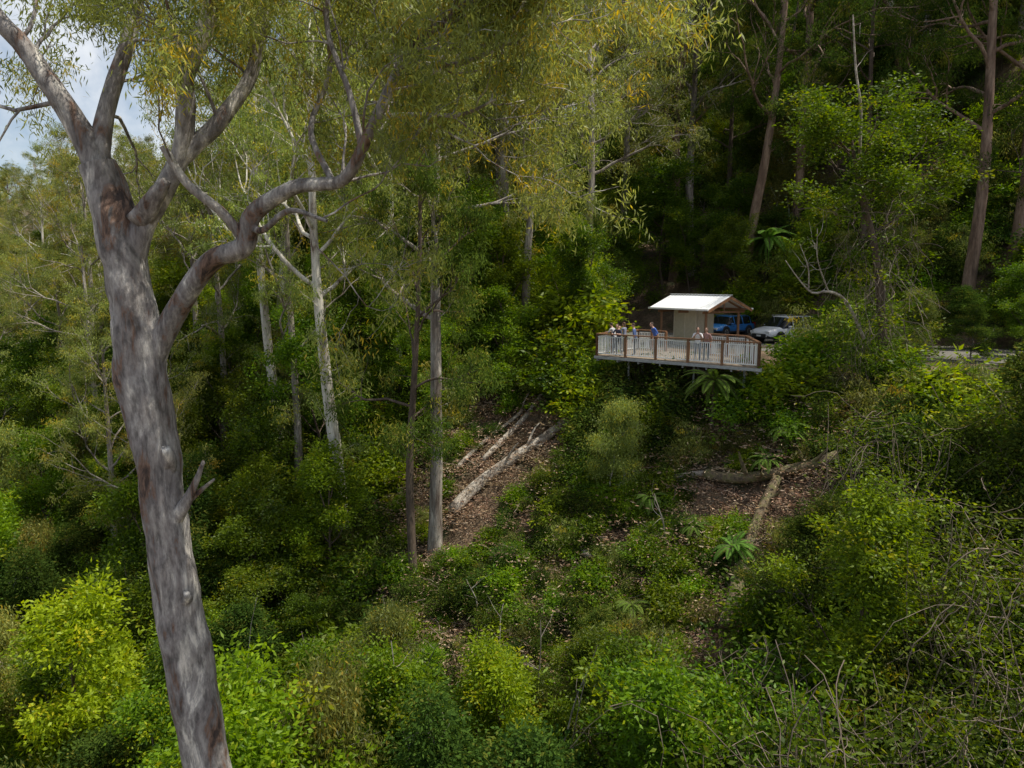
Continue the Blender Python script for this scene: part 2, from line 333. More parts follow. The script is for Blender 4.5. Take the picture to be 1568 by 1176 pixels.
def rail(p0,p1,npost):
    for t in np.linspace(0,1,npost):
        q=np.array(p0)+(np.array(p1)-p0)*t; box(b,(q[0],q[1],FL+.45),(.12,.12,1.36),0,np.array([[a_[0],b_[0],0],[a_[1],b_[1],0],[0,0,1]]))
    beam(b,(p0[0],p0[1],FL+1.155),(p1[0],p1[1],FL+1.155),.16,.06)
    L=np.linalg.norm(np.array(p1)-p0); d=(np.array(p1)-p0)/L
    for z in(.1,1.02): beam(w,(p0[0],p0[1],FL+z),(p1[0],p1[1],FL+z),.035,.045)
    for s in np.arange(.1,L-.05,.11):
        q=np.array(p0)+d*s; box(w,(q[0],q[1],FL+.56),(.035,.035,.875))
c0=np.array(dk(.05,.05,0)[:2]);c1=np.array(dk(LD-.05,.05,0)[:2]);c2=np.array(dk(LD-.05,DD-.05,0)[:2]);c3=np.array(dk(.05,DD-.05,0)[:2]);c4=np.array(dk(2.6,DD-.05,0)[:2]);c5=np.array(dk(6.3,DD-.05,0)[:2])
rail(c0,c1,6);rail(c1,c2,4);rail(c0,c3,4);rail(c3,c4,3);rail(c5,c2,3)
b.obj('timber_rail_and_posts',[M_timber],(),plat); w.obj('white_balusters',[M_white],(),plat)
# ------------------------------------------------------------------ picnic shelter
sh=empty('picnic_shelter')
M_roof=plain('white_roof_sheet',(0.84,0.85,0.86),.4,noise=.04,scale=2)
M_cream=plain('cream_cladding',(0.55,0.5,0.4),.7,noise=.08)
sa=nrm(np.array([.55,-.835])); sb=np.array([-sa[1],sa[0]]); S0=np.array([11.5,43.0])-sa*4.9
def sp(u,v,z): p=S0+sa*u+sb*v; return np.array((p[0],p[1],FL+z))
SW=3.9;SL=4.9;ze=2.35;zr=3.15
b=B()
for s in(0,1):
    N=60; us=np.linspace(0,SL,N); zz=.018*np.sin(us*2*np.pi/.25)
    lo=[sp(u,0 if s==0 else SW,ze+z) for u,z in zip(us,zz)]; hi=[sp(u,SW/2,zr+z) for u,z in zip(us,zz)]
    V=np.array([lo,hi]).reshape(-1,3); j=np.arange(N-1); b.add(V,np.stack([j,j+1,N+j+1,N+j],-1),0)
    V2=V-np.array([0,0,.05]); b.add(V2,np.stack([j,j+1,N+j+1,N+j],-1),0)
    beam(b,sp(-.02,-.04 if s==0 else SW+.04,ze-.03),sp(SL+.02,-.04 if s==0 else SW+.04,ze-.03),.1,.1)
beam(b,sp(-.02,SW/2,zr+.035),sp(SL+.02,SW/2,zr+.035),.22,.03)
b.obj('roof',[M_roof],(),sh)
b=B()
for u in(.0,SL):
    for s in(0,1): beam(b,sp(u,0 if s==0 else SW,ze-.13),sp(u,SW/2,zr-.13),.05,.15)
for u in(.7,2.45,SL-.5):
    for s in(0,1): beam(b,sp(u,.2 if s==0 else SW-.2,ze-.1),sp(u,SW/2,zr-.2),.06,.1)
    beam(b,sp(u,.1,ze-.2),sp(u,SW-.1,ze-.2),.07,.14)
    beam(b,sp(u,SW/2,ze-.13),sp(u,SW/2,zr-.2),.07,.07)
for v in(.5,SW-.5): beam(b,sp(.1,v,ze-.05),sp(SL-.1,v,ze-.05),.08,.12)
for u in(.6,SL-.6):
    for v in(.5,SW-.5): beam(b,sp(u,v,-.1),sp(u,v,ze-.1),.13,.13)
b.obj('timber_frame',[M_timber],(),sh)
b=B(); beam(b,sp(1.3,1.0,1.12),sp(3.1,1.0,1.12),.12,2.2); beam(b,sp(1.3,1.08,1.12),sp(1.3,2.5,1.12),.1,2.2);beam(b,sp(3.1,1.08,1.12),sp(3.1,2.5,1.12),.1,2.2)
for u in (1.3,2.2,3.1): beam(b,sp(u,.92,.0),sp(u,.92,2.25),.05,.03)
b.obj('information_wall',[M_cream],(),sh)
b=B(); beam(b,sp(3.5,1.95,.74),sp(4.6,1.95,.74),.75,.05)
for v in(1.3,2.6): beam(b,sp(3.5,v,.45),sp(4.6,v,.45),.28,.05)
for u in(3.7,4.35): beam(b,sp(u,1.2,.3),sp(u,2.7,.3),.06,.08); beam(b,sp(u,1.95,0),sp(u,1.95,.72),.08,.3)
b.obj('table_and_benches',[M_deckb],(),sh)
b=B()
for k in range(8):
    p=np.array([13.2,39.2])+k*np.array([1.1,.3]); tube(b,[(p[0],p[1],-4.6),(p[0],p[1],-3.3)],.08,10,0,cap=True)
for k in range(7):
    p=np.array([13.2,39.2])+k*np.array([1.1,.3]); q=p+np.array([1.1,.3]); beam(b,(p[0],p[1],-3.5),(q[0],q[1],-3.5),.06,.12)
b.obj('timber_barrier_fence',[M_deckb],())
# ------------------------------------------------------------------ cars
M_glass,nt,bs=newmat('car_glass'); bs.inputs['Base Color'].default_value=(.012,.014,.016,1); bs.inputs['Roughness'].default_value=.06
M_tyre=plain('tyre_rubber',(.02,.02,.02),.8); M_alloy=plain('alloy_wheel',(.45,.46,.47),.3,.8)
M_trim=plain('dark_trim',(.03,.03,.032),.5); M_red=plain('tail_lamp',(.4,.02,.02),.2); M_lamp=plain('head_lamp',(.7,.72,.74),.15)
def car(name,loc,rz,col,L=4.7,Wd=1.88,Hh=1.7):
    m,nt,bs=newmat(name+'_paint'); bs.inputs['Base Color'].default_value=(*col,1); bs.inputs['Roughness'].default_value=.3; bs.inputs['Coat Weight'].default_value=.6
    b=B(); w=Wd/2; zs=Hh*.6; zr=Hh
    S=[(-L/2,.5,.75,.80,w*.80,w*.7),(-L/2+.06,.36,zs*.95,zs,w*.92,w*.8),(-L/2+.16,.3,zs,zs+.05,w*.97,w*.82),(-L/2+.5,.28,zs,zr-.08,w,w*.76),(-L/2+.62,.28,zs,zr-.03,w,w*.77),
       (-.72,.27,zs-.01,zr,w,w*.78),(-.64,.27,zs-.01,zr,w,w*.78),(.22,.27,zs-.03,zr-.01,w,w*.78),(.30,.27,zs-.03,zr-.015,w,w*.78),(.62,.27,zs-.05,zr-.07,w,w*.76),
       (L/2-1.12,.28,zs-.08,zs+.0,w,w*.84),(L/2-.5,.3,zs-.13,zs-.07,w*.98,w*.82),(L/2-.12,.32,zs-.25,zs-.17,w*.9,w*.74),(L/2,.42,zs-.42,zs-.36,w*.76,w*.66)]
    rings=[]
    for x,z0,z1,z2,wl,wt in S:
        h=[(wl*.9,z0),(wl,z0+.14),(wl*1.015,(z0+z1)/2),(wl*.975,z1),(wt,z2-.03),(wt*.8,z2+.015)]
        rings.append([(x,-y,z) for y,z in h]+[(x,0,z2+.03 if z2>zs+.2 else z2+.02)]+[(x,y,z) for y,z in h[::-1]])
    rings=np.array(rings); ns,nr=rings.shape[:2]
    F=[];MM=[]
    for s in range(ns-1):
        for r_ in range(nr-1):
            F.append([s*nr+r_,s*nr+r_+1,(s+1)*nr+r_+1,(s+1)*nr+r_]); mt=0
            if r_ in(3,8) and s in(2,4,6,8,9): mt=1
            if r_ in(4,5,6,7) and s in(2,9): mt=1
            if r_ in(0,11): mt=2
            MM.append(mt)
        F.append([s*nr+nr-1,s*nr,(s+1)*nr,(s+1)*nr+nr-1]); MM.append(2)
    for s in(0,ns-1):
        for k in range(5): F.append([s*nr+k,s*nr+k+1,s*nr+nr-2-k,s*nr+nr-1-k]); MM.append(0)
    b.add(rings.reshape(-1,3),F,np.array(MM))
    for x in(-L/2+.85,L/2-.92):
        for sg in(-1,1):
            y=sg*(w-.09)
            tube(b,[(x,y-sg*.12,.36),(x,y+sg*.105,.36)],.43,22,2,cap=True)
            tube(b,[(x,y-sg*.13,.345),(x,y+sg*.125,.345)],.35,22,3,cap=True)
            tube(b,[(x,y,.345),(x,y+sg*.135,.345)],.22,16,4,cap=True)
            for k in range(5):
                a=k*1.2566; box(b,(x+.12*math.cos(a),y+sg*.14,.345+.12*math.sin(a)),(.16,.02,.05),2,np.array([[math.cos(a),0,-math.sin(a)],[0,1,0],[math.sin(a),0,math.cos(a)]]))
    for sg in(-1,1):
        box(b,(L/2-.12,sg*w*.66,zs-.3),(.22,.36,.15),6); box(b,(-L/2+.07,sg*w*.8,zs-.08),(.14,.2,.3),5)
        box(b,(.72,sg*(w+.1),zs+.04),(.12,.2,.13),0); box(b,(-.3,sg*(w*.68),zr+.05),(1.9,.04,.04),4)
        box(b,(0,sg*(w+.01),.36),(L*.42,.03,.09),2)
        for xx in(-.45,.45): box(b,(xx,sg*(w+.012),zs-.13),(.16,.03,.03),2)
    box(b,(L/2+.0,0,.52),(.08,Wd*.6,.2),2); box(b,(L/2+.03,0,.5),(.04,.38,.11),6); box(b,(-L/2-.01,0,.45),(.1,Wd*.8,.14),2); box(b,(-L/2-.005,0,.72),(.05,.38,.11),6)
    o=b.obj(name,[m,M_glass,M_trim,M_tyre,M_alloy,M_red,M_lamp],(0,1)); o.location=loc; o.rotation_euler=(0,0,rz)
    return o
car('parked_suv',(18.1,48.4,-3.975),math.radians(207),(.74,.75,.77))
car('parked_car',(15.9,54.0,-3.975),math.radians(215),(.03,.17,.45),4.3,1.78,1.48)
car('parked_car',(31.5,47.5,-3.975),math.radians(200),(.02,.10,.38),4.4,1.8,1.5)
# ------------------------------------------------------------------ people
M_skin=plain('skin',(.5,.3,.22),.5,noise=.05)
def person(loc,rz,shirt,pants,hair,lean=.25,arms='rail',scale=1.0,longhair=False):
    root=empty('standing_person',loc,rz); root.scale=(scale,)*3
    def up(p):
        x,y,z=p; c,s=math.cos(lean),math.sin(lean); zz=z-.95
        return (x,y*c+zz*s,.95+zz*c-y*s)
    J={'pel':((0,0,.97),.135),'sp':(up((0,.01,1.14)),.115),'ch':(up((0,.0,1.34)),.135),'nk':(up((0,.0,1.47)),.055),'hd':(up((0,.015,1.57)),.05)}
    bones=[('pel','sp','s'),('sp','ch','s'),('ch','nk','k'),('nk','hd','k')]
    for sg,t in((-1,'L'),(1,'R')):
        J['sh'+t]=(up((sg*.185,0,1.41)),.058)
        e,h={'rail':((0,0,0),(0,0,0)),'side':((sg*.27,-.02,1.13),(sg*.27,.08,.88)),'up':((sg*.25,.18,1.22),(sg*.08,.28,1.46))}[arms]
        if arms!='rail': e,h=up(e),up(h)
        else:
            s0=np.array(J['sh'+t][0]); h=np.array([sg*.17,s0[1]+.28,1.2]); e=(s0+h)/2+np.array([sg*.09,-.05,-.12]); e=tuple(e);h=tuple(h)
        J['el'+t]=(e,.042);J['ha'+t]=(h,.03)
        J['hp'+t]=((sg*.095,0,.9),.095);J['kn'+t]=((sg*.11,.03*(1+sg*.5),.5),.062);J['an'+t]=((sg*.12,-.01,.09),.042);J['to'+t]=((sg*.14,.16,.035),.035)
        bones+=[('ch','sh'+t,'s'),('sh'+t,'el'+t,'s'),('el'+t,'ha'+t,'k'),('pel','hp'+t,'p'),('hp'+t,'kn'+t,'p'),('kn'+t,'an'+t,'p'),('an'+t,'to'+t,'o')]
    names=list(J); me=bpy.data.meshes.new('body'); me.from_pydata([tuple(map(float,J[k][0])) for k in names],[(names.index(p),names.index(q)) for p,q,_ in bones],[])
    o=bpy.data.objects.new('body_tmp',me); COL.objects.link(o)
    o.modifiers.new('skin','SKIN')
    if len(me.skin_vertices)>0:
        for i_,k in enumerate(names):
            sv=me.skin_vertices[0].data[i_]; sv.radius=(J[k][1],J[k][1]*(.75 if k in('pel','sp','ch') else 1)); sv.use_root=(i_==0)
    ss=o.modifiers.new('sub','SUBSURF'); ss.levels=2; ss.render_levels=2
    dg=bpy.context.evaluated_depsgraph_get(); me2=bpy.data.meshes.new_from_object(o.evaluated_get(dg)); bpy.data.objects.remove(o)
    def mm(n_,c): return plain(n_,c,.8,noise=.12,scale=20)
    me2.materials.clear()
    for m_ in(M_skin,mm('shirt',shirt),mm('trousers',pants),mm('shoe',(.05,.045,.04))): me2.materials.append(m_)
    idx={'k':0,'s':1,'p':2,'o':3}
    Pa=np.array([J[p][0] for p,_,_ in bones]);Pb=np.array([J[q][0] for _,q,_ in bones]); rr=np.array([min(J[p][1],J[q][1]) for p,q,_ in bones])
    for f in me2.polygons:
        c=np.array(f.center); d=Pb-Pa; t=np.clip(((c-Pa)*d).sum(1)/(d*d).sum(1),0,1); ds=np.linalg.norm(Pa+d*t[:,None]-c,axis=1)-rr
        f.material_index=idx[bones[int(ds.argmin())][2]]; f.use_smooth=True
    me2.name='body'; bo=bpy.data.objects.new('body',me2); COL.objects.link(bo); bo.parent=root
    hb=B(); hc=np.array(up((0,.02,1.645)))
    def ell(c,rad,mat,lo=-1.57,hi=1.57):
        nu,nv=18,12; u=np.linspace(0,2*np.pi,nu,endpoint=False); v=np.linspace(lo,hi,nv); U,Vv=np.meshgrid(u,v)
        P=np.stack([np.cos(Vv)*np.cos(U)*rad[0],np.cos(Vv)*np.sin(U)*rad[1],np.sin(Vv)*rad[2]],-1)
        if mat==0:
            P[...,0]*=1-.25*np.clip(-P[...,2]/rad[2],0,1)
            P[...,1]+=.02*np.exp(-((P[...,0]/.018)**2+((P[...,2]+.01)/.025)**2))*(P[...,1]>0)
        i=np.arange(nv-1)[:,None]*nu; j=np.arange(nu)[None]; k=(j+1)%nu
        hb.add(P.reshape(-1,3)+c,np.stack([i+j,i+k,i+nu+k,i+nu+j],-1),mat)
    ell(hc,(.075,.095,.118),0)
    ell(hc+np.array([0,-.018,.028]),(.083,.092,.104),1,-.35 if not longhair else -1.2,1.57)
    if longhair: ell(hc+np.array([0,-.06,-.08]),(.07,.05,.14),1)
    for sg in(-1,1): ell(hc+np.array([sg*.076,0,-.005]),(.012,.022,.032),2); ell(hc+np.array([sg*.03,.083,.012]),(.012,.008,.007),3)
    ell(hc+np.array([0,.085,-.05]),(.024,.01,.007),4); ell(hc+np.array([0,.098,-.015]),(.011,.014,.02),2)
    hb.obj('head',[M_skin,mm('hair',hair),M_skin,mm('eye',(.03,.02,.02)),mm('lips',(.35,.14,.12))],(0,1,2,3,4),root)
    fb=B()
    for t,sg in(('L',-1),('R',1)):
        h=np.array(J['ha'+t][0]); d=nrm(h-np.array(J['el'+t][0])); s=np.array([1.,0,0]); s=nrm(s-d*(s@d)); dn=np.array([0,0,-1.])
        tube(fb,[h-d*.01,h+d*.04,h+d*.085],[.028,.036,.03],10,0,cap=True)
        for k,l in enumerate((.062,.075,.07,.055)):
            q=h+d*.08+s*((k-1.5)*.018); tube(fb,[q,q+d*l*.45,q+d*l*.75+dn*l*.3,q+d*l*.8+dn*l*.6],[.0095,.009,.0085,.006],7,0,cap=True)
        q=h+d*.03-s*sg*.028; tube(fb,[q,q-s*sg*.025+d*.025,q-s*sg*.03+d*.055+dn*.01],[.012,.011,.008],7,0,cap=True)
    fb.obj('hands',[M_skin],(0,),root)
    return root
def face(v): return math.atan2(v[1],v[0])-math.pi/2
lo=-b_
p=dk(.42,1.3,0); person(p,face(-a_),(.45,.45,.47),(.05,.06,.1),(.04,.03,.02),.35)
p=dk(1.25,.45,0); person(p,face(lo),(.04,.05,.09),(.03,.03,.04),(.05,.03,.02),.3)
p=dk(.5,2.3,0); person(p,face(-a_),(.2,.22,.3),(.12,.1,.08),(.1,.06,.03),.1,'up',.97,True)
p=dk(2.7,2.6,0); person(p,face(np.array([-1,-.3])),(.05,.12,.42),(.03,.035,.05),(.06,.04,.03),.4,'side',1.04)
p=dk(5.9,1.0,0); person(p,face(lo+a_*.5),(.75,.75,.76),(.04,.05,.09),(.03,.02,.015),.2,'up',.98,True)
p=dk(6.4,1.5,0); person(p,face(lo),(.35,.2,.18),(.05,.05,.06),(.1,.06,.03),.1,'side',.95,True)
p=dk(1.9,1.2,0); person(p,face(-a_+lo*.4),(.08,.13,.3),(.04,.04,.05),(.05,.03,.02),.15,'side',1.0)
# ------------------------------------------------------------------ logs
R=np.random.default_rng(77)
def log(name,p,q,r0,r1,mat,lift=.1,forks=2,wob=.15):
    b=B(); n=16; t=np.linspace(0,1,n); x=p[0]+(q[0]-p[0])*t+np.sin(t*5+p[0])*wob; y=p[1]+(q[1]-p[1])*t+np.cos(t*4+p[1])*wob
    g=gh(x,y); z=np.maximum(np.polyval(np.polyfit(t,g,2),t),g-.15)+lift+np.linspace(r0,r1,n)*.6
    pts=np.stack([x,y,z],1); tube(b,pts,np.linspace(r0,r1,n),14,0,bumpy=.2,cap=True)
    for k in range(forks):
        i=R.integers(5,n-2); d=nrm(nrm(pts[i+1]-pts[i])+np.array([R.normal()*.5,R.normal()*.5,.45])); L=R.uniform(.7,2)
        pp=path(pts[i],d,L,5,.15,.05); tube(b,pp,np.linspace(r1*.5,r1*.15,6),7,0)
    b.obj(name,[mat])
log('fallen_log',(-3.1,37.2),(3.3,41.0),.34,.2,M_log,.35,5,.4)
log('fallen_log',(-1.5,40.2),(2.0,43.5),.17,.1,M_log,.3,2)
log('fallen_log',(-3.2,40.5),(.6,42.8),.14,.09,M_log,.25,3)
log('fallen_log',(9.0,33.8),(13.9,30.7),.2,.28,M_moss,.45,4,.25)
log('fallen_log',(8.0,27.2),(11.7,31.4),.3,.2,M_moss,.4,2,.3)
log('fallen_log',(5.2,34.8),(9.4,33.6),.17,.12,M_log,.3,3)
log('fallen_log',(6.2,26.6),(7.6,24.5),.3,.25,M_moss,.3,1)
log('fallen_log',(3.0,33.5),(5.5,30.8),.13,.08,M_log,.3,2)
# ------------------------------------------------------------------ large foreground gum
R=np.random.default_rng(101)
HQ=dict(kind='gum',n=46,sig=.16,flat=1.0,L=.16,W=.028,wob=.22,up=[.05,.02,-.04],sides=[7,5,3],max=2,cl=2,ns=[4,4],t0=.35,spread=.95,lift=.12,lr=.55,yel=.15)
def cr(P,n):
    P=np.array(P,float); m_=len(P); t=np.linspace(0,m_-1,n); out=[]
    Pe=np.vstack([2*P[0]-P[1],P,2*P[-1]-P[-2]])
    for s in t:
        i=min(int(s),m_-2); f=s-i; a,b0,c,d=Pe[i],Pe[i+1],Pe[i+2],Pe[i+3]
        out.append(.5*((2*b0)+(-a+c)*f+(2*a-5*b0+4*c-d)*f*f+(-a+3*b0-3*c+d)*f**3))
    return np.array(out)
hb=B(); g0=float(gh(-5.6,14))
trunk=cr([(-5.4,14.4,g0-1,.7),(-5.7,14.2,-17,.54),(-6.0,14.1,-13.5,.48),(-6.32,14,-10.05,.45),(-6.64,14,-7.5,.44),(-6.82,14,-5.4,.425),(-6.97,14,-3.4,.42),(-7.15,14,-1.6,.45),(-7.25,14,-.24,.41),(-7.4,14,.98,.38),(-7.68,14,2.16,.31)],110)
tube(hb,trunk[:,:3],trunk[:,3],36,0,bumpy=.12)
limbs=[
 ([(-7.55,14,1.7,.25),(-7.9,14,2.6,.23),(-8.24,13.9,3.3,.2),(-8.7,13.8,4.1,.17),(-9.25,13.6,4.9,.14),(-10.2,13.4,6.8,.09),(-10.8,13.2,8.5,.05)],[.3,.4,.48,.55,.62,.7,.95]),
 ([(-7.68,14,2.0,.2),(-7.6,14.1,2.8,.17),(-7.39,14.2,3.6,.15),(-6.98,14.4,5.0,.12),(-6.7,14.6,7.5,.1),(-6.4,14.8,10,.04)],[.3,.4,.5,.6,.7,1]),
 ([(-7.3,14,.2,.28),(-6.95,14,1.0,.23),(-6.63,14,1.47,.2),(-6.16,14,2.28,.18),(-5.95,13.9,3.1,.17),(-5.89,13.8,3.66,.17),(-5.49,13.7,4.35,.15),(-5.3,13.7,5.0,.13),(-5,13.5,7.5,.08),(-4.7,13.3,9.5,.04)],[.4,.6,.75,1]),
 ([(-6.2,14,2.2,.15),(-5.85,14.1,2.55,.15),(-5.45,14.2,2.97,.15),(-4.93,14.4,3.78,.13),(-4.7,14.5,4.66,.11),(-4.2,14.8,7,.06),(-3.8,15,8.5,.03)],[.35,.5,.6,.7,.85,1]),
 ([(-7.05,14,-1.8,.26),(-6.8,14,-1.25,.24),(-6.27,13.9,-.42,.21),(-5.6,13.8,.38,.19),(-4.95,13.7,.62,.18),(-4.72,13.6,1.2,.16),(-3.94,13.4,1.64,.13),(-3.4,13.3,1.7,.12),(-2.9,13.2,1.82,.11),(-2.33,13,2.74,.09),(-1.7,12.8,3.8,.07),(-.75,12.6,4.4,.055),(.3,12.4,5.0,.045),(1.6,12.3,5.9,.03)],[.5,.6,.68,.73,.77,.81,.84,.87,.9,.93,.96,1]),
 ([(-4.9,13.7,.7,.1),(-5.2,13.5,1.2,.09),(-5.7,13.2,1.7,.08),(-6.0,13,2.3,.06)],[.85]),
 ([(-2.6,13.1,2.3,.06),(-2.8,13.2,3.2,.055),(-3.2,13.4,4.4,.045),(-3.0,13.5,5.8,.03)],[.45,.6,.75,.9,1]),
 ([(-3.2,13.3,1.8,.06),(-3.6,13.6,2.7,.05),(-3.3,13.9,3.8,.045),(-3.4,14,5,.03)],[.4,.55,.7,.85,1]),
 ([(-1.8,12.8,3.6,.05),(-.9,13.2,3.7,.045),(.0,13.6,4.2,.035)],[.3,.5,.75,1]),
 ([(-2.3,13,2.8,.05),(-1.6,13.4,2.9,.045),(-.9,13.8,3.0,.035),(-.3,14,3.3,.02)],[.4,.6,.8,1]),
 ([(-4.8,13.7,1.0,.07),(-4.4,13.2,.9,.06),(-3.8,12.8,1.2,.05),(-3.1,12.5,1.0,.03)],[.8,1]),
]
for P,ts in limbs:
    C=cr(P,len(P)*5); tube(hb,C[:,:3],C[:,3],14,0,bumpy=.1)
    for t in ts:
        i=min(int(t*(len(C)-1)),len(C)-2); d=nrm(C[i+1,:3]-C[i,:3]) 
        for _ in range(2 if C[i,0]>-3.2 else 1):
            per=nrm(np.cross(d,R.normal(size=3))); dd=nrm(d*.7+per+np.array([0,0,.2]))
            branch(hb,C[i,:3],dd,R.uniform(1.2,2.4),max(C[i,3]*.24,.018),0,HQ)
for P in ([(-6.8,14,-3.75,.2),(-6.62,13.75,-3.4,.13),(-6.58,13.6,-3.15,.09)],[(-6.7,13.9,-4.7,.16),(-6.3,13.7,-4.25,.1),(-6.0,13.5,-3.75,.06),(-5.8,13.4,-3.35,.03)],[(-6.25,13.7,-4.2,.07),(-5.95,13.7,-3.95,.04),(-5.7,13.6,-3.75,.02)],
          [(-6.55,13.8,-6.4,.12),(-6.42,13.7,-6.2,.09),(-6.38,13.62,-6.05,.06)],[(-6.95,13.9,1.1,.2),(-6.5,13.7,1.55,.14),(-6.25,13.6,1.8,.08)]):
    C=cr(P,10); tube(hb,C[:,:3],C[:,3],10,0,bumpy=.25,cap=True)
hb.obj('large_eucalyptus_tree',[M_hbark,M_gleaf])
# ------------------------------------------------------------------ vine covered tree on the right
R=np.random.default_rng(202)
vb=B(); g=float(gh(17.4,34))
tr=cr([(17.4,34,g-1,.25),(17.2,34,-2,.2),(16.5,33.8,1.5,.16),(15.6,33.6,4.0,.12),(15.0,33.5,6.2,.06)],30); tube(vb,tr[:,:3],tr[:,3],9,0)
VQ=dict(UQ,n=50,sig=.3,L=.19,W=.08,cl=2,ns=[4,4])
for k in range(13):
    t=R.uniform(.6,1); i=int(t*28); az=k*2.4; branch(vb,tr[i,:3],(math.cos(az),math.sin(az)*.8,R.uniform(-.2,.6)),R.uniform(1.6,3.4),.05,0,VQ)
for k in range(200):
    a=R.uniform(0,6.28); rr=1.8*math.sqrt(R.random()); p=(16.7+math.cos(a)*rr,33.8+math.sin(a)*rr,R.uniform(-2,5))
    pts=path(p,(R.normal()*.6,R.normal()*.6,-1),R.uniform(1.2,4),9,.3,-.1); tube(vb,pts,R.uniform(.006,.016),3,2)
    if R.random()<.5: clump(vb,pts[R.integers(0,9)],dict(VQ,n=40))
for P in ([(16.2,33.6,-2.6,.08),(15.0,33,-.9,.07),(14.0,32.6,-.45,.06),(13.2,32.4,-.5,.045),(12.5,32.2,.1,.03),(11.8,32.0,.9,.02)],[(13.0,32.3,-.3,.035),(12.8,32,.6,.025),(12.3,31.8,1.6,.012)],[(14.0,32.6,-.45,.035),(13.2,32,.9,.025),(12.9,31.5,2.2,.015)],[(15.4,33.5,5.6,.07),(15.1,33,7.4,.06),(14.6,32.6,8.9,.045),(14.2,32.3,11,.03)]):
    C=cr(P,16); tube(vb,C[:,:3],C[:,3],7,3)
    for k in range(5):
        i=R.integers(4,15); pp=path(C[i,:3],(R.normal(),R.normal(),.6),R.uniform(.5,1.3),5,.25,.03); tube(vb,pp,np.linspace(.013,.005,6),3,3)
        if R.random()<.4: clump(vb,pp[-1],dict(VQ,n=25,sig=.2,yel=.5))
vb.obj('vine_covered_tree',[M_dbark,M_uleaf,M_vine,M_log])
# ------------------------------------------------------------------ planting
R=np.random.default_rng(303)
def place(name,me,x,y,s,rz=None,z=None,sx=1.0,tilt=(0,0)):
    o=bpy.data.objects.new(name,me); COL.objects.link(o); o.location=(x,y,float(gh(x,y)) if z is None else z); o.scale=(s*sx,s*sx,s)
    o.rotation_euler=(tilt[0],tilt[1],R.uniform(0,6.28) if rz is None else rz); return o
G=[(-9.2,38,1,.98),(-4.0,36.3,3,.92),(-4.95,35.2,4,.9),(-15.6,48,1,.95),(-.5,53,0,1.05),(3.2,57,2,1.12),(6.5,63,3,1.0),(-5,60,2,1.1),(-10,54,0,1.0),(-14,62,3,1.0),(-20,50,0,.8),(-25,44,2,.72),
   (-31,54,3,.68),(-24,66,0,.8),(-36,64,1,.68),(-19,38,2,.66),(-29,33,4,.62),(-13,43,2,.9),(1,48,2,.95),(10,68,0,1.0),(5.5,51.5,3,.85),(-17.5,55,1,.9),(-7.5,48,1,.95),
   (28.3,46,5,1.05),(25,53,4,1.0),(31.5,46.5,5,1.0),(23,60,5,1.1),(34,50,5,1.0),(28,35,4,.85),(19,66,4,1.0),(38,44,5,1.0),(30,60,5,1.0),(14,64,5,1.0)]
for x,y,k,s in G: place('eucalyptus_tree',gums[k],x,y,s,sx=.95)
place('tree_fern',ferns[0],9.9,35.4,.9,z=-7.0); place('tree_fern',ferns[0],19.5,57,1.4); place('tree_fern',ferns[0],9.2,29.2,.6); place('tree_fern',ferns[0],8.0,31,.45)
place('tree_fern',ferns[0],5.0,29,.5); place('tree_fern',ferns[0],11.5,32.2,.5); place('tree_fern',ferns[0],12.6,32.8,.6); place('tree_fern',ferns[0],6.4,33.0,.5)
# canopy height allowance (slope from the lookout's open view) by bearing
px2u=lambda p:(p-784)/1120
nu=np.array([px2u(p) for p in (0,300,450,600,760,900,1000,1060,1130,1190,1250,1330,1568)])
nl_=np.array([-.40,-.36,-.42,-.46,-.46,-.44,-.44,-.52,-.60,-.50,-.3,-.12,-.04])
mu_=np.array([px2u(p) for p in (0,500,560,640,700,780,850,880,915,1000,1180,1240,1300,1568)])
ml_=np.array([-.10,-.20,-.34,-.42,-.40,-.32,-.27,-.12,-.13,-.19,-.17,-.14,-.05,.03])
pts=[]
def ok(x,y,d):
    for q in pts:
        if (q[0]-x)**2+(q[1]-y)**2<d*d: return False
    return True
clear=[((-3.1,37.2),(3.4,41.2),1.3),((9.0,33.8),(13.9,30.7),.9),((8.0,27.2),(11.7,31.4),1.0),((-3.,40),(2,43),.9)]
def near_log(x,y,ex=0):
    for p,q,rr in clear:
        p=np.array(p);q=np.array(q);d=q-p;t=np.clip(((np.array([x,y])-p)@d)/(d@d),0,1)
        if np.linalg.norm(p+d*t-[x,y])<rr+ex: return True
    return False
def front_log(x,y,ex=0,reach=(0,1.4,2.8)):
    return any(near_log(x*(1+k/y),y+k,ex) for k in reach)
cnt=0
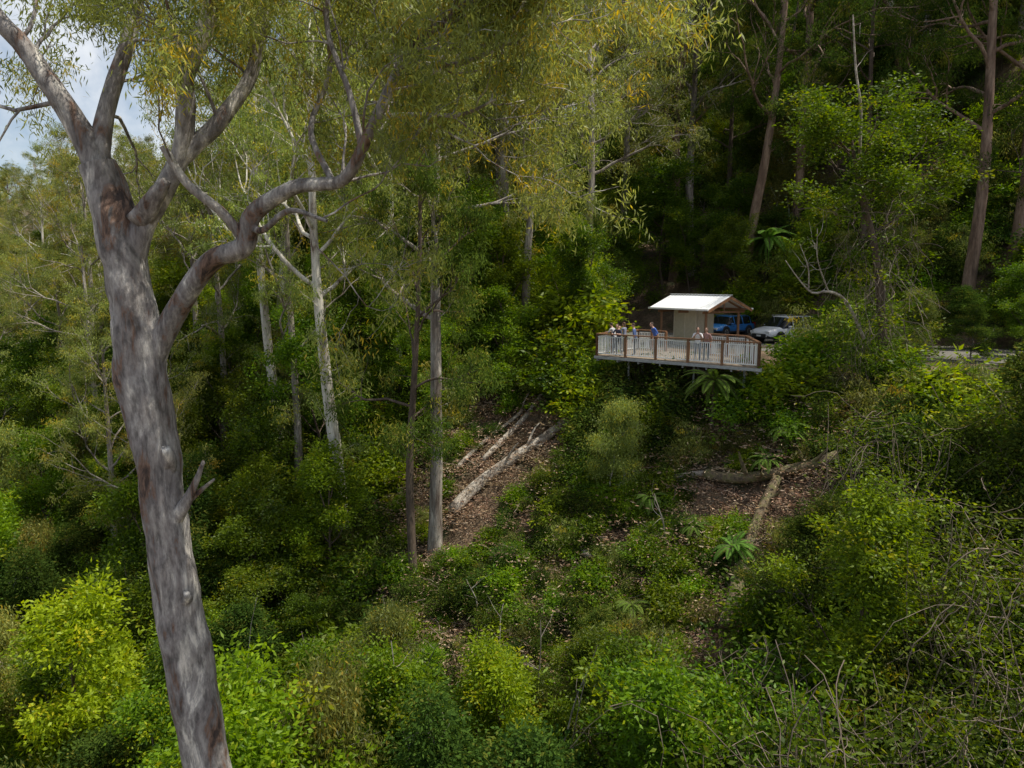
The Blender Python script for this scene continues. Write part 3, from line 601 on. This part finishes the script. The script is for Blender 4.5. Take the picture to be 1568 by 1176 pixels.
for it in range(9000):
    y=R.uniform(13,62); x=R.uniform(-.85,.8)*y; u=x/y
    if (x+6)**2+(y-14)**2<9: continue
    e=.5*(x-10)+.6*(y-39)
    if e>.6 and e<13.8 and y<60 and x>5.5 and not (u>.435 and y<46.5 and not (x>28 and y>43)) : continue
    g=float(gh(x,y))
    dmin=2.9 if y<34 else 3.1
    if not ok(x,y,dmin): continue
    if y<34: lim=np.interp(u,nu,nl_)
    elif y<44: lim=np.interp(u,mu_,ml_)
    elif u>.435: lim=.0
    else: lim=.12
    H=min(lim*y-g-R.uniform(0,2.4),R.uniform(7,12.5))
    if u>.44 and y>=36 and e>0: H=max(H,R.uniform(2.4,4.0))
    if H<2.2: continue
    if y>=34 and near_log(x,y,.6+H*.22): continue
    if front_log(x,y,.5,(0,1.5,3.0,4.5)): continue
    pts.append((x,y)); cnt+=1
    if u>.38 and y<40 and R.random()<.3: place('vine_thicket',tangles[R.integers(2)],x,y,H/6.2,sx=.9/max(H/8,.6)**.3)
    else:
        k=R.choice([0,1,2,3,4,5],p=[.22,.14,.22,.12,.2,.1]) if u<.35 else R.choice([1,5,3,0,2],p=[.25,.25,.1,.2,.2])
        s=H/8.4; place('understorey_tree',unders[k],x,y,s,sx=min(max(.85/s**.4,.75),1.3),tilt=(R.normal()*.08,R.normal()*.08))
# a few bare saplings standing through the understorey
b=B()
for k in range(13):
    y=R.uniform(18,32); x=R.uniform(-.45,.3)*y; u=x/y; g=float(gh(x,y))
    top=np.interp(u,nu,nl_)*y+R.uniform(-1.2,.2); H=max(top-g,3)
    pp=path((x,y,g-.3),(R.normal()*.15,R.normal()*.15,1),H,10,.09,.02); r=R.uniform(.03,.06); tube(b,pp,np.linspace(r,r*.3,11),5,0)
    for q in range(4):
        i=R.integers(5,10); p2=path(pp[i],(R.normal(),R.normal(),.6),R.uniform(.5,1.6),5,.2,.02); tube(b,p2,np.linspace(r*.4,.004,6),3,0)
b.obj('bare_saplings',[M_bark])
def scatter(name,meshes,P,S,RZ,wts=None):
    col=bpy.data.collections.new(name+'_sources')
    for i_,me in enumerate(meshes):
        o=bpy.data.objects.new(name+'_source',me); col.objects.link(o)
    P=np.array(P,float); me=bpy.data.meshes.new(name); me.from_pydata(P.tolist(),[],[])
    a=me.attributes.new('sc','FLOAT','POINT'); a.data.foreach_set('value',np.array(S,np.float32))
    rot=np.zeros((len(P),3),np.float32); rot[:,2]=RZ; rot[:,:2]=R.normal(size=(len(P),2))*.05
    a=me.attributes.new('rt','FLOAT_VECTOR','POINT'); a.data.foreach_set('vector',rot.ravel())
    ix=R.integers(0,len(meshes),len(P)) if wts is None else wts(P)
    a=me.attributes.new('ix','INT','POINT'); a.data.foreach_set('value',np.asarray(ix).astype(np.int32))
    o=bpy.data.objects.new(name,me); COL.objects.link(o)
    ng=bpy.data.node_groups.new(name+'_gn','GeometryNodeTree'); ng.interface.new_socket('Geometry',in_out='INPUT',socket_type='NodeSocketGeometry'); ng.interface.new_socket('Geometry',in_out='OUTPUT',socket_type='NodeSocketGeometry')
    N=ng.nodes; gi=N.new('NodeGroupInput'); go=N.new('NodeGroupOutput'); iop=N.new('GeometryNodeInstanceOnPoints'); ci=N.new('GeometryNodeCollectionInfo')
    ci.inputs['Collection'].default_value=col; ci.inputs['Separate Children'].default_value=True; ci.inputs['Reset Children'].default_value=True
    def na(n_,t):
        q=N.new('GeometryNodeInputNamedAttribute'); q.data_type=t; q.inputs['Name'].default_value=n_; return q.outputs['Attribute']
    L=ng.links; L.new(gi.outputs[0],iop.inputs['Points']); L.new(ci.outputs[0],iop.inputs['Instance']); iop.inputs['Pick Instance'].default_value=True
    L.new(na('ix','INT'),iop.inputs['Instance Index']); L.new(na('rt','FLOAT_VECTOR'),iop.inputs['Rotation']); L.new(na('sc','FLOAT'),iop.inputs['Scale']); L.new(iop.outputs[0],go.inputs[0])
    md=o.modifiers.new('instances','NODES'); md.node_group=ng
    return o
P=[];S=[]
cell={}
for it in range(16000):
    y=R.uniform(58,200); x=R.uniform(-.95,.95)*y+R.uniform(-10,10); d=6.8+y*.03
    k=(int(x//d),int(y//d))
    if k in cell: continue
    cell[k]=1; e=.5*(x-10)+.6*(y-39)
    if 0<e<13 and x>2 and y<66: continue
    P.append((x,y,float(gh(x,y))));S.append(R.uniform(.55,.85) if x/y<-.3 else R.uniform(.75,1.05))
ng_=len(P)
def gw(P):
    u=P[:,0]/P[:,1]; r=R.random(len(P)); dark=(u>.14)&(r<.78)  # mostly dark-leaved gums on the right: hillside shade put into leaf colour
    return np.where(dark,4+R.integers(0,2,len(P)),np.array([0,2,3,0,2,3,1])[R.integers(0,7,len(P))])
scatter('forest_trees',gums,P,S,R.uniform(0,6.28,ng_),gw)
P=[];S=[];cell={}
for it in range(16000):
    y=R.uniform(60,120); x=R.uniform(-.95,.95)*y; d=5.2
    k=(int(x//d),int(y//d))
    if k in cell: continue
    cell[k]=1; e=.5*(x-10)+.6*(y-39)
    if 0<e<13 and x>2 and y<66: continue
    P.append((x,y,float(gh(x,y))));S.append(R.uniform(.8,1.4))
nu2=len(P)
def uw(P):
    u=P[:,0]/P[:,1]; r=R.random(len(P)); dark=(u>.14)&(r<.6)  # same for the understorey: darker leaf colour stands in for the hill's shade
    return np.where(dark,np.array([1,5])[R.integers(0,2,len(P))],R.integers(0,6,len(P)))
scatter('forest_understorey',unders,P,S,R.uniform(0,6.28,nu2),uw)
P=[];S=[]
for it in range(3400):
    y=R.uniform(16,56); x=R.uniform(-.8,.8)*y; e=.5*(x-10)+.6*(y-39)
    if e>.2 and e<13.4 and x>4.5: continue
    nse=float(noise2(x*2.2+30,y*2.2))
    inclear=(26<y<44 and -7<x<16)
    if inclear and (nse<-.1) and R.random()<.7: continue
    if front_log(x,y,-.35,(0,.8,1.7)): continue
    P.append((x,y,float(gh(x,y))));S.append(R.uniform(.35,.9) if inclear else R.uniform(.6,1.6))
for it in range(620):
    y=R.uniform(26,43); x=R.uniform(-5,15); e=.5*(x-10)+.6*(y-39)
    if e>.2 or front_log(x,y,-.5,(0,.6,1.3)): continue
    P.append((x,y,float(gh(x,y))));S.append(R.uniform(.25,.65))
scatter('shrub_layer',shrubs+[ferns[1]],P,S,R.uniform(0,6.28,len(P)))
P=[];S=[]
for it in range(1700):
    y=R.uniform(24,46); x=R.uniform(-10,17); e=.5*(x-10)+.6*(y-39)
    if e>.2: continue
    P.append((x,y,float(gh(x,y))));S.append(R.uniform(.7,1.3))
scatter('leaf_litter',litters,P,S,R.uniform(0,6.28,len(P)))
for x,y,k,s in ((4.0,45.5,2,2.4),(3.0,44,0,2.0),(2.2,43,2,1.6),(4.4,42.2,0,1.4),(6,38,0,1.2),(7.3,36.6,2,1.2),(8.4,35.4,1,1.2),(12.8,33.4,0,1.0),(13.6,34.9,2,1.4),(14.6,35.8,2,1.4),(15.8,36.8,3,1.3),(17,37.4,2,1.3),(18.4,38.4,0,1.5),(19.6,39.4,2,1.4),(21,40.5,0,1.6),(5.0,39.0,1,1.4),(3.8,40.9,2,1.5),(3.0,42.0,0,1.6),(4.8,37,1,1.4),(6.2,36.4,3,1.1),(7,38.8,1,1.5),(9,37.2,1,1.4),(11,35.4,0,1.3),(12.2,35.8,2,1.2),(4.6,38.0,1,1.5)):
    place('shrub',shrubs[k],x,y,s)
print('COUNTS near',cnt,'gums',ng_,'under',nu2,flush=True)
# ------------------------------------------------------------------ light, sky, camera
sd=nrm(np.array([.44,-.06,.90]))
sun=bpy.data.lights.new('sun','SUN'); sun.energy=5.0; sun.angle=math.radians(.5); sun.color=(1,.94,.82)
so=bpy.data.objects.new('sun',sun); COL.objects.link(so); so.rotation_euler=Vector(sd).to_track_quat('Z','Y').to_euler(); so.location=(0,0,80)
w=bpy.data.worlds.new('World'); scene.world=w; w.use_nodes=True; nt=w.node_tree; bg=nt.nodes['Background']
sk=nt.nodes.new('ShaderNodeTexSky'); sk.sky_type='NISHITA'; sk.sun_disc=False
sk.sun_elevation=math.asin(sd[2]); sk.sun_rotation=math.atan2(sd[0],sd[1])
tc=nt.nodes.new('ShaderNodeTexCoord'); no=nt.nodes.new('ShaderNodeTexNoise'); no.inputs['Scale'].default_value=3.6; no.inputs['Detail'].default_value=7; no.inputs['Roughness'].default_value=.55
nt.links.new(tc.outputs['Generated'],no.inputs['Vector'])
rp=ramp(nt,[(.45,(0,0,0)),(.6,(1,1,1))]); nt.links.new(no.outputs['Fac'],rp.inputs[0])
mx=nt.nodes.new('ShaderNodeMix'); mx.data_type='RGBA'; mx.inputs[7].default_value=(8.2,8.4,8.6,1)
nt.links.new(rp.outputs[0],mx.inputs[0]); nt.links.new(sk.outputs[0],mx.inputs[6]); nt.links.new(mx.outputs[2],bg.inputs['Color'])
bg.inputs['Strength'].default_value=.12
scene.view_settings.view_transform='Standard'; scene.view_settings.look='None'; scene.view_settings.exposure=0
cam=bpy.data.cameras.new('camera'); co=bpy.data.objects.new('camera',cam); COL.objects.link(co); scene.camera=co
cam.lens=25.7; cam.sensor_width=36; cam.clip_end=3000; cam.clip_start=.3
co.location=(0,0,0); co.rotation_euler=(math.radians(82),0,0)
